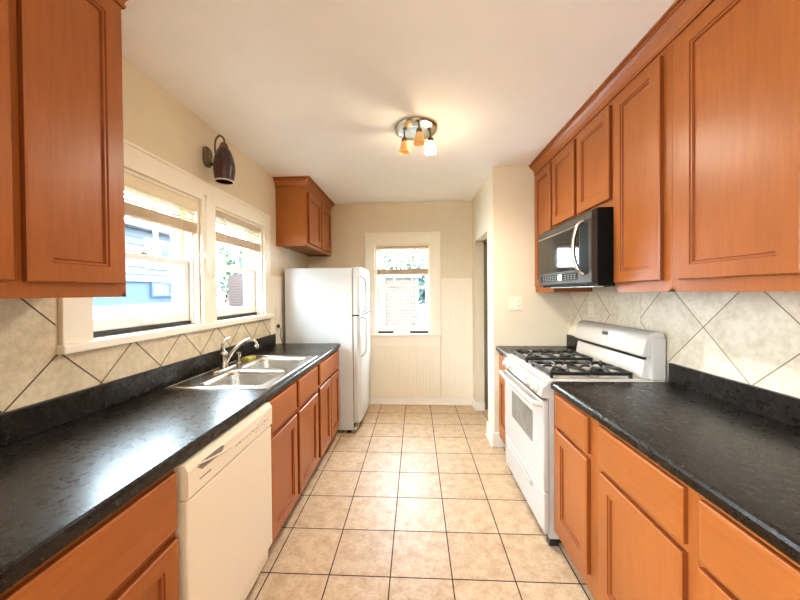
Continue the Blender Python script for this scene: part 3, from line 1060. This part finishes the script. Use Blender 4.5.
# ------------------------------------------------------------------ stove
st = root('gas_stove', 'white gas range with black grates standing between the right worktops', 'stove', (1.0, 2.145, 0))
RY0, RY1 = 1.764, 2.526
bx('body', M_enamel, st, 0.722, 1.335, RY0 + 0.004, RY1 - 0.004, 0.045, 0.893)
bm = bm_new()    # cooktop with raised edge
box(bm, 0.712, 1.335, RY0, RY1, 0.894, 0.918, 0.006)
box(bm, 0.735, 1.215, RY0 + 0.022, RY1 - 0.022, 0.912, 0.9205, 0.004)
ct = obj('cooktop', bm, M_enamel, st)
bm = bm_new()
prism(bm, [(0.720, 0.8935), (0.708, 0.8935), (0.690, 0.880), (0.676, 0.828), (0.682, 0.820), (0.720, 0.820)], 'Y', RY0, RY1)
pan = obj('control_panel', bm, M_enamel, st)
for y in (1.845, 1.955, 2.335, 2.445):
    bm = bm_new()
    lathe(bm, [(0.025, 0.0), (0.024, -0.006), (0.019, -0.010), (0.017, -0.026), (0.013, -0.029)], (0, 0, 0), 18, 'X')
    box(bm, -0.034, -0.012, -0.004, 0.004, -0.017, 0.017, 0.002)
    bmesh.ops.transform(bm, matrix=Matrix.Translation((0.684, y, 0.855)) @ Matrix.Rotation(0.27, 4, 'Y'), verts=bm.verts)
    kb = obj('knob', bm, M_enamel, pan, smooth=True)
    bm = bm_new()
    lathe(bm, [(0.031, 0.001), (0.031, -0.0025), (0.026, -0.003)], (0, 0, 0), 20, 'X')
    bmesh.ops.transform(bm, matrix=Matrix.Translation((0.6835, y, 0.855)) @ Matrix.Rotation(0.27, 4, 'Y'), verts=bm.verts)
    obj('bezel', bm, M_print, kb, smooth=True, label='grey ring')
bx('vent_strip', M_black, st, 0.690, 0.720, RY0 + 0.03, RY1 - 0.03, 0.8055, 0.8195)
bx('oven_door', M_enamel, st, 0.690, 0.7215, RY0 + 0.003, RY1 - 0.003, 0.302, 0.800, bev=0.008)
od = st.children[-1]
bx('oven_window', M_oven, od, 0.6875, 0.6905, 1.930, 2.330, 0.505, 0.690, bev=0.001, label='grey oven window')
bm = bm_new()
tube(bm, smooth_pts([(0.691, RY0 + 0.03, 0.778), (0.664, RY0 + 0.035, 0.782), (0.648, RY0 + 0.07, 0.784), (0.645, 2.145, 0.784),
                     (0.648, RY1 - 0.07, 0.784), (0.664, RY1 - 0.035, 0.782), (0.691, RY1 - 0.03, 0.778)], 5), 0.015, 12)
obj('door_handle', bm, M_enamel, od, smooth=True)
bm = bm_new()
for i in range(12):
    y = 1.86 + i * 0.048
    box(bm, 0.6885, 0.6905, y, y + 0.036, 0.752, 0.760)
obj('vent_slot', bm, M_black, od)
bm = bm_new()
box(bm, 0.692, 0.7215, RY0 + 0.003, RY1 - 0.003, 0.070, 0.294, 0.008)
dr = obj('drawer', bm, M_enamel, st)
bm = bm_new()
prism(bm, [(0.6935, 0.262), (0.680, 0.268), (0.674, 0.260), (0.682, 0.240), (0.6935, 0.232)], 'Y', 1.935, 2.365)
obj('drawer_handle', bm, M_enamel, dr)
for x_ in (0.725, 1.25):
    for y_ in (RY0 + 0.01, RY1 - 0.06):
        bx('foot', M_black, st, x_, x_ + 0.05, y_, y_ + 0.05, 0.001, 0.0445)
bx('toe_recess', M_black, st, 0.745, 0.80, RY0 + 0.02, RY1 - 0.02, 0.012, 0.045)
# back guard
bm = bm_new()
box(bm, 1.262, 1.338, RY0 + 0.002, RY1 - 0.002, 0.9185, 1.150, 0.008)
prism(bm, [(1.262, 0.9185), (1.236, 0.922), (1.232, 0.94), (1.246, 1.020), (1.262, 1.026)], 'Y', RY0 + 0.035, RY1 - 0.012)
bgd = obj('backguard', bm, M_enamel, st)
bm = bm_new()
prism(bm, [(1.300, 1.045), (1.226, 1.042), (1.218, 1.052), (1.246, 1.160), (1.262, 1.174), (1.290, 1.180), (1.320, 1.178), (1.336, 1.165), (1.336, 1.06)],
      'Y', RY0 + 0.010, RY1 - 0.006)
bmesh.ops.bevel(bm, geom=[e for e in bm.edges], offset=0.006, segments=2, profile=0.5, affect='EDGES')
con = obj('control_console', bm, M_enamel, st, smooth=True)
bx('console_gap', M_black, st, 1.242, 1.2625, RY0 + 0.045, RY1 - 0.03, 1.0265, 1.0405)
bm = bm_new()
box(bm, -0.0015, 0.001, 2.115, 2.175, -0.011, 0.011)
bmesh.ops.transform(bm, matrix=Matrix.Translation((1.2368, 0, 1.128)) @ Matrix.Rotation(0.254, 4, 'Y'), verts=bm.verts)
obj('clock_display', bm, M_black, con)
bm = bm_new()
for i in range(4):
    for j in range(2):
        box(bm, -0.0012, 0.001, 2.095 + 0.032 * i, 2.112 + 0.032 * i, -0.006 + 0.010 * j, -0.004 + 0.010 * j)
bmesh.ops.transform(bm, matrix=Matrix.Translation((1.2301, 0, 1.102)) @ Matrix.Rotation(0.254, 4, 'Y'), verts=bm.verts)
obj('printed_marks', bm, M_plate, con)
# burners and grates
def grate(y0, y1):
    bm = bm_new()
    x0, x1 = 0.745, 1.185
    zb, zt, w = 0.9355, 0.953, 0.014
    xm = (x0 + x1) / 2
    for y in (y0, y1 - w): box(bm, x0, x1, y, y + w, zb, zt, 0.002)
    for x in (x0, xm - w / 2, x1 - w): box(bm, x, x + w, y0, y1, zb, zt, 0.002)
    for x in (x0, x1 - 0.014):
        for y in (y0, y1 - 0.014): box(bm, x, x + 0.014, y, y + 0.014, 0.9208, zb)
    for cx in ((x0 + xm) / 2, (x1 + xm) / 2):
        cy = (y0 + y1) / 2
        hx, hy = (xm - x0) / 2, (y1 - y0) / 2
        for sx, sy in ((1, 1), (1, -1), (-1, 1), (-1, -1)):
            p0 = Vector((cx + sx * hx, cy + sy * hy, 0.944))
            p1 = Vector((cx + sx * 0.035, cy + sy * 0.035, 0.958))
            tube(bm, [p0, p0.lerp(p1, 0.5) + Vector((0, 0, 0.012)), p1], 0.008, 6)
        for sx, sy in ((1, 0), (-1, 0), (0, 1), (0, -1)):
            p0 = Vector((cx + sx * hx, cy + sy * hy, 0.944))
            p1 = Vector((cx + sx * 0.045, cy + sy * 0.045, 0.956))
            tube(bm, [p0, p0.lerp(p1, 0.5) + Vector((0, 0, 0.010)), p1], 0.007, 6)
    return obj('grate', bm, M_iron, st)
for y0, y1 in ((1.802, 2.095), (2.195, 2.488)):
    grate(y0, y1)
    for cx in (0.855, 1.075):
        cy = (y0 + y1) / 2
        bm = bm_new(); lathe(bm, [(0.052, 0.0), (0.045, 0.005), (0.034, 0.007), (0.034, 0.014)], (cx, cy, 0.9207), 20)
        bu = obj('burner', bm, M_burner, st, smooth=True)
        bm = bm_new(); lathe(bm, [(0.032, 0.0), (0.034, 0.004), (0.030, 0.009), (0.01, 0.010)], (cx, cy, 0.9349), 20)
        obj('burner_cap', bm, M_iron, bu, smooth=True)

# ------------------------------------------------------------------ microwave
mw = root('microwave', 'black over-the-range microwave hung under the short cabinet above the stove', 'microwave', (1.15, 2.145, 1.43))
MY0, MY1, MX = 1.772, 2.518, 0.952
bx('body', M_matte, mw, 0.985, XR - 0.012, MY0, MY1, 1.432, 1.858, bev=0.004)
bm = bm_new()
prism(bm, [(0.984, 1.448), (MX, 1.452), (MX, 1.792), (0.984, 1.792)], 'Y', MY0 + 0.002, MY1 - 0.002)
mwd = obj('door', bm, M_mwfront, mw)
bm = bm_new()
prism(bm, [(0.984, 1.796), (MX, 1.796), (MX + 0.004, 1.838), (0.984, 1.850)], 'Y', MY0 + 0.002, MY1 - 0.002)
vg = obj('vent_grille', bm, M_mwfront, mw)
bm = bm_new(); prism(bm, [(MX - 0.003, 1.786), (MX - 0.0008, 1.786), (MX - 0.0008, 1.793), (MX - 0.003, 1.793)], 'Y', MY0 + 0.09, MY1 - 0.01)
obj('chrome_strip', bm, M_chrome, mwd)
bx('door_glass', M_mwglass, mwd, MX - 0.002, MX + 0.002, MY0 + 0.135, MY1 - 0.012, 1.532, 1.780)
bx('handle_recess', M_matte, mwd, MX - 0.0015, MX + 0.002, MY0 + 0.035, MY0 + 0.120, 1.500, 1.785)
bm = bm_new()
tube(bm, smooth_pts([(MX - 0.002, 1.848, 1.800), (MX - 0.028, 1.856, 1.780), (MX - 0.044, 1.868, 1.720), (MX - 0.050, 1.872, 1.650),
                     (MX - 0.044, 1.868, 1.580), (MX - 0.028, 1.856, 1.525), (MX - 0.002, 1.848, 1.502)]), 0.0115, 12)
obj('handle', bm, M_chrome, mwd, smooth=True)
bx('button_panel', M_matte, mwd, MX - 0.0012, MX + 0.002, MY0 + 0.150, MY1 - 0.050, 1.472, 1.514)
for ya, n in ((1.945, 4), (2.205, 6)):
    bm = bm_new()
    for i in range(n):
        for j in range(3):
            y = ya + i * 0.040
            box(bm, MX - 0.0020, MX - 0.0010, y, y + 0.022, 1.478 + j * 0.012, 1.482 + j * 0.012)
    obj('button_marks', bm, M_print, mwd)
bx('display', M_lcd, mwd, MX - 0.0022, MX - 0.0010, 2.125, 2.178, 1.474, 1.512)
for y0_, y1_ in ((1.84, 2.02), (2.09, 2.40)):
    bx('cooktop_lamp', M_lens, mw, 0.995, 1.05, y0_, y1_, 1.4265, 1.4318)

# ------------------------------------------------------------------ lamps
cl = root('ceiling_light', 'round nickel ceiling light with three small glass spot shades, one lit', 'ceiling light', (0.01, 2.19, ZC))
bm = bm_new()
lathe(bm, [(0.145, -0.0015), (0.147, -0.010), (0.140, -0.020), (0.110, -0.028), (0.05, -0.030), (0.01, -0.030)], (0.01, 2.19, ZC), 40)
obj('canopy', bm, M_chrome, cl, smooth=True)
for (hx, hy, lit) in ((-0.070, 2.205, 0), (0.030, 2.085, 0), (0.110, 2.215, 1)):
    bm = bm_new()
    tube(bm, [(hx, hy, ZC - 0.024), (hx, hy, ZC - 0.070)], 0.006, 8)
    lathe(bm, [(0.008, 0.0), (0.019, -0.006), (0.021, -0.026), (0.018, -0.030)], (hx, hy, ZC - 0.056), 16)
    a_ = obj('spot_arm', bm, M_bronze, cl, smooth=True)
    bm = bm_new()
    zt = ZC - 0.084
    lathe(bm, [(0.018, 0.0), (0.026, -0.018), (0.034, -0.045), (0.040, -0.072), (0.037, -0.074), (0.030, -0.045), (0.015, -0.010)], (hx, hy, zt), 20, cap=False)
    obj('glass_shade', bm, M_lit if lit else M_amber, a_, smooth=True, label='lit glass shade' if lit else None)
light('lit_spot_beam', 'SPOT', (0.110, 2.215, ZC - 0.160), 66, (1.0, 0.96, 0.86), size=0.03, size_y=172)
light('lit_spot_glow', 'POINT', (0.110, 2.215, ZC - 0.150), 10, (1.0, 0.86, 0.62), size=0.04)

sc = root('wall_sconce', 'bronze wall lamp with a maroon glass shade above the windows', 'wall lamp', (XL, 2.05, 2.29))
bm = bm_new()
loft(bm, [[(XL + d, 2.045 + (y - 2.045), z) for y, z in rrect(1.998 + i, 2.074 - i, 2.240 + i, 2.372 - i, 0.034)] for i, d in ((0, 0.0015), (0, 0.012), (0.006, 0.020))])
obj('backplate', bm, M_bronze, sc, smooth=True)
bm = bm_new()
tube(bm, smooth_pts([(XL + 0.018, 2.045, 2.268), (XL + 0.055, 2.043, 2.262), (XL + 0.070, 2.042, 2.300)]), 0.009, 10)
tube(bm, smooth_pts([(XL + 0.066, 2.042, 2.285), (XL + 0.056, 2.041, 2.36), (XL + 0.062, 2.040, 2.420), (XL + 0.090, 2.038, 2.446), (XL + 0.118, 2.036, 2.425), (XL + 0.124, 2.036, 2.385)]), 0.006, 8)
lathe(bm, [(0.014, 0.0), (0.013, 0.014), (0.008, 0.02)], (XL + 0.066, 2.042, 2.268), 12)
obj('arm', bm, M_bronze, sc, smooth=True)
bm = bm_new()
SXc = (XL + 0.124, 2.028)
lathe(bm, [(0.010, 0.395), (0.020, 0.385), (0.030, 0.360), (0.030, 0.352)], (SXc[0], SXc[1], 2.0), 20)
obj('shade_cap', bm, M_bronze, sc, smooth=True)
bm = bm_new()
prof = [(0.028, 0.358), (0.042, 0.338), (0.056, 0.295), (0.064, 0.250), (0.065, 0.215), (0.060, 0.170), (0.054, 0.142),
        (0.051, 0.142), (0.057, 0.175), (0.061, 0.215), (0.059, 0.25), (0.048, 0.30), (0.024, 0.345)]
lathe(bm, prof, (SXc[0], SXc[1], 2.0), 28, cap=False)
gsd = obj('glass_shade', bm, M_maroon, sc, smooth=True)
bm = bm_new()
lathe(bm, [(0.0515, 0.1405), (0.0555, 0.1415), (0.0575, 0.1455), (0.0555, 0.1385), (0.051, 0.1375)], (SXc[0], SXc[1], 2.0), 28, cap=False)
obj('shade_rim', bm, M_shadein, gsd, smooth=True, label='pale rim')


# ------------------------------------------------------------------ outlets
def plate(label, cat, name, mp, u0, u1, z0, z1, kinds, group=None):
    """mp(u, d, z): d = distance out of the wall"""
    r = root(name, label, cat, mp((u0 + u1) / 2, 0, (z0 + z1) / 2), group)
    def bb(bm, ua, ub, da, db, za, zb, bev=0):
        a, b = Vector(mp(ua, da, za)), Vector(mp(ub, db, zb))
        box(bm, a.x, b.x, a.y, b.y, a.z, b.z, bev)
    bm = bm_new(); bb(bm, u0, u1, 0.0, 0.006, z0, z1, 0.002); obj('cover_plate', bm, M_plate, r)
    n = len(kinds)
    zc = (z0 + z1) / 2
    for i, k in enumerate(kinds):
        uc = u0 + (u1 - u0) * (i + 0.5) / n
        if k == 'o':
            for dz in (-0.020, 0.020):
                bm = bm_new()
                bb(bm, uc - 0.016, uc + 0.016, 0.006, 0.008, zc + dz - 0.014, zc + dz + 0.014, 0.003)
                rc = obj('receptacle', bm, M_plate, r)
                for a, b, c, d in ((-0.009, -0.006, -0.002, 0.008), (0.006, 0.009, -0.002, 0.008), (-0.003, 0.003, -0.010, -0.006)):
                    bm = bm_new()
                    bb(bm, uc + a, uc + b, 0.008, 0.0084, zc + dz + c, zc + dz + d)
                    obj('slot', bm, M_slot, rc)
        else:
            bm = bm_new()
            bb(bm, uc - 0.011, uc + 0.011, 0.006, 0.007, zc - 0.022, zc + 0.022)
            bb(bm, uc - 0.005, uc + 0.005, 0.0068, 0.018, zc - 0.002, zc + 0.010, 0.002)
            obj('toggle', bm, M_plate, r)
            for dz in (-0.040, 0.040):
                bm = bm_new()
                bb(bm, uc - 0.003, uc + 0.003, 0.006, 0.0068, zc + dz - 0.003, zc + dz + 0.003)
                obj('screw', bm, M_print, r)
    return r


mR = lambda u, d, z: (u, 2.91 - E - d, z)
mRW = lambda u, d, z: (XR - 0.0105 - d, u, z)
mLW = lambda u, d, z: (XL + 0.0125 + d, u, z)
plate('almond double plate with a switch and a socket on the return wall by the doorway', 'outlet', 'wall_outlet', mR, 0.835, 0.955, 1.236, 1.356, ['s', 'o'])
plate('single cream switch plate on the tile behind the stove', 'switch', 'light_switch', mRW, 2.492, 2.562, 1.203, 1.318, ['s'])
GO = 'outlets on the panelling by the refrigerator'
plate('upper of two cream plates on the panelling between the left window and the refrigerator', 'outlet', 'wall_outlet', mLW, 2.962, 3.034, 1.140, 1.255, ['s'], GO)
lo = plate('lower of two cream plates on the panelling between the left window and the refrigerator', 'outlet', 'wall_outlet', mLW, 2.985, 3.057, 1.010, 1.125, ['o'], GO)
bm = bm_new()
px_ = XL + 0.0225
box(bm, px_ - 0.0005, px_ + 0.022, 3.008, 3.036, 1.072, 1.104, 0.004)
tube(bm, smooth_pts([(px_ + 0.018, 3.022, 1.080), (px_ + 0.036, 3.024, 1.05), (px_ + 0.030, 3.018, 1.00), (px_ + 0.034, 3.03, 0.955), (px_ + 0.036, 3.05, 0.925), (px_ + 0.05, 3.056, 0.920)]), 0.0035, 8)
obj('power_cord', bm, M_tassel, pivot=(px_, 3.022, 1.09), label='dark plug and cord hanging from the outlet beside the refrigerator', cat='cord')

# ------------------------------------------------------------------ hallway door
hd = root('door_1', None, None, (1.15, 3.81, 0))
hd['kind'] = 'structure'
bm = bm_new()
box(bm, 0.806, 1.48, 3.800, 3.838, 0.008, 1.99)
obj('door_leaf', bm, M_door, hd)

# ------------------------------------------------------------------ outside
bm = bm_new()
n = 30
grid = {}
for i in range(n + 1):
    for j in range(n + 1):
        x = -1.6 - 13 * i / n
        y = -6 + 28 * j / n
        k = min(1, (-x - 1.6) / 4.4)
        z = 0.70 + 0.50 * k + 0.03 * math.sin(2.2 * x) * math.sin(0.7 * y)
        if y > 8.5: z -= 0.12 * min(2, (y - 8.5))
        grid[i, j] = bm.verts.new((x, y, z))
for i in range(n):
    for j in range(n):
        bm.faces.new((grid[i, j], grid[i + 1, j], grid[i + 1, j + 1], grid[i, j + 1]))
obj('ground', bm, M_conc, kind='structure', smooth=True)
bx('yard', M_street, None, -1.6, 12, 4.2, 30, -0.9, -0.6, kind='structure')

hs = root('neighbor_house', 'white sided house on a blue-grey foundation seen through the left windows', 'house', (-7.5, 3, 1.0))
HX = -6.0
bx('foundation', M_found, hs, -10, HX - 0.03, -4, 7.85, 0.7, 1.69)
bm = bm_new()
poly = [(-10.0, 1.69)]
z = 1.69
while z < 2.7:
    poly += [(HX + 0.022, z), (HX + 0.022, z + 0.012), (HX, z + 0.16)]
    z += 0.16
poly += [(-10.0, z)]
prism(bm, poly, 'Y', -4, 7.60)
obj('siding_wall', bm, M_siding, hs)
bx('corner_board', M_siding, hs, HX - 0.1, HX + 0.04, 7.602, 7.88, 1.2, 2.80)
prism_b = bm_new()
prism(prism_b, [(-5.7, 2.83), (-8, 3.35), (-10.3, 2.83)], 'Y', -4.4, 8.2)
obj('roof', prism_b, M_roof, hs)
w_ = bx('window', M_sash, hs, HX, HX + 0.06, 6.75, 7.50, 2.00, 2.66)
bx('pane', M_hglass, w_, HX + 0.05, HX + 0.065, 6.83, 7.10, 2.07, 2.59)
bx('pane', M_hglass, w_, HX + 0.05, HX + 0.065, 7.15, 7.42, 2.07, 2.59)
w_ = bx('basement_window', M_found, hs, HX - 0.03, HX + 0.03, 6.92, 7.56, 1.36, 1.68)
for k in range(2):
    bx('pane', M_hglass, w_, HX + 0.02, HX + 0.035, 6.96 + 0.3 * k, 7.22 + 0.3 * k, 1.40, 1.64)
bx('brick_pier', M_brickr, None, -5.3, -4.85, 8.75, 9.15, 0.7, 1.95, label='red brick pier outside the window nearer the refrigerator', cat='pier')
gb = root('brick_garage', 'buff brick building outside the back window', 'building', (-0.4, 9, -0.6))
bx('brick_wall', M_brickb, gb, -0.68, -0.02, 7.0, 8.3, -0.6, 1.72)
bx('corner_trim', M_siding, gb, -0.018, 0.06, 6.98, 8.3, -0.6, 1.72)
bx('roof', M_siding, gb, -0.72, 0.10, 6.95, 8.35, 1.722, 1.77)
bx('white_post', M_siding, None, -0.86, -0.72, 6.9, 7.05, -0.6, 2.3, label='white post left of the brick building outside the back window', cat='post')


def tree(label, x, y, z0, h, r, m, n, group):
    t = root('leafy_tree', label, 'tree', (x, y, z0), group)
    bm = bm_new()
    tube(bm, [(x, y, z0), (x + 0.05, y, z0 + h * 0.4), (x, y + 0.05, z0 + h * 0.75)], [0.14, 0.10, 0.04], 8)
    obj('trunk', bm, M_bark, t)
    bm = bm_new()
    rnd = random.Random(int(x * 31 + y * 17))
    for i in range(n):
        a, b_ = rnd.uniform(0, 2 * PI), math.acos(rnd.uniform(-1, 1))
        q = r * rnd.uniform(0.45, 1.0) * (1 + 0.25 * math.sin(3 * a) * math.sin(4 * b_))
        c = Vector((x + q * math.sin(b_) * math.cos(a), y + q * math.sin(b_) * math.sin(a), z0 + h * 0.62 + q * 0.9 * math.cos(b_)))
        s = rnd.uniform(0.08, 0.17)
        R = Euler((rnd.uniform(0, 6), rnd.uniform(0, 6), rnd.uniform(0, 6))).to_matrix()
        vs = [bm.verts.new(c + R @ Vector(p) * s) for p in ((-1, 0, 0), (0, -0.6, 0.1), (1, 0, 0), (0, 0.6, 0.1))]
        bm.faces.new(vs)
    obj('foliage', bm, m, t)


GT = 'trees outside the windows'
tree('blue-green tree outside the back window, right of the brick building', 0.95, 10.4, -0.6, 3.6, 1.15, M_leaf2, 2200, GT)
tree('tall light green tree behind the brick building outside the back window', -0.3, 14.5, -0.6, 6.6, 2.6, M_leaf, 1700, GT)
tree('green tree far beyond the street, outside the window nearer the refrigerator', -7.5, 14.5, 0.3, 4.0, 1.7, M_leaf, 1500, GT)
tree('blue-green tree behind the brick pier, outside the window nearer the refrigerator', -12.5, 20.5, 0.2, 4.2, 2.3, M_leaf2, 1300, GT)
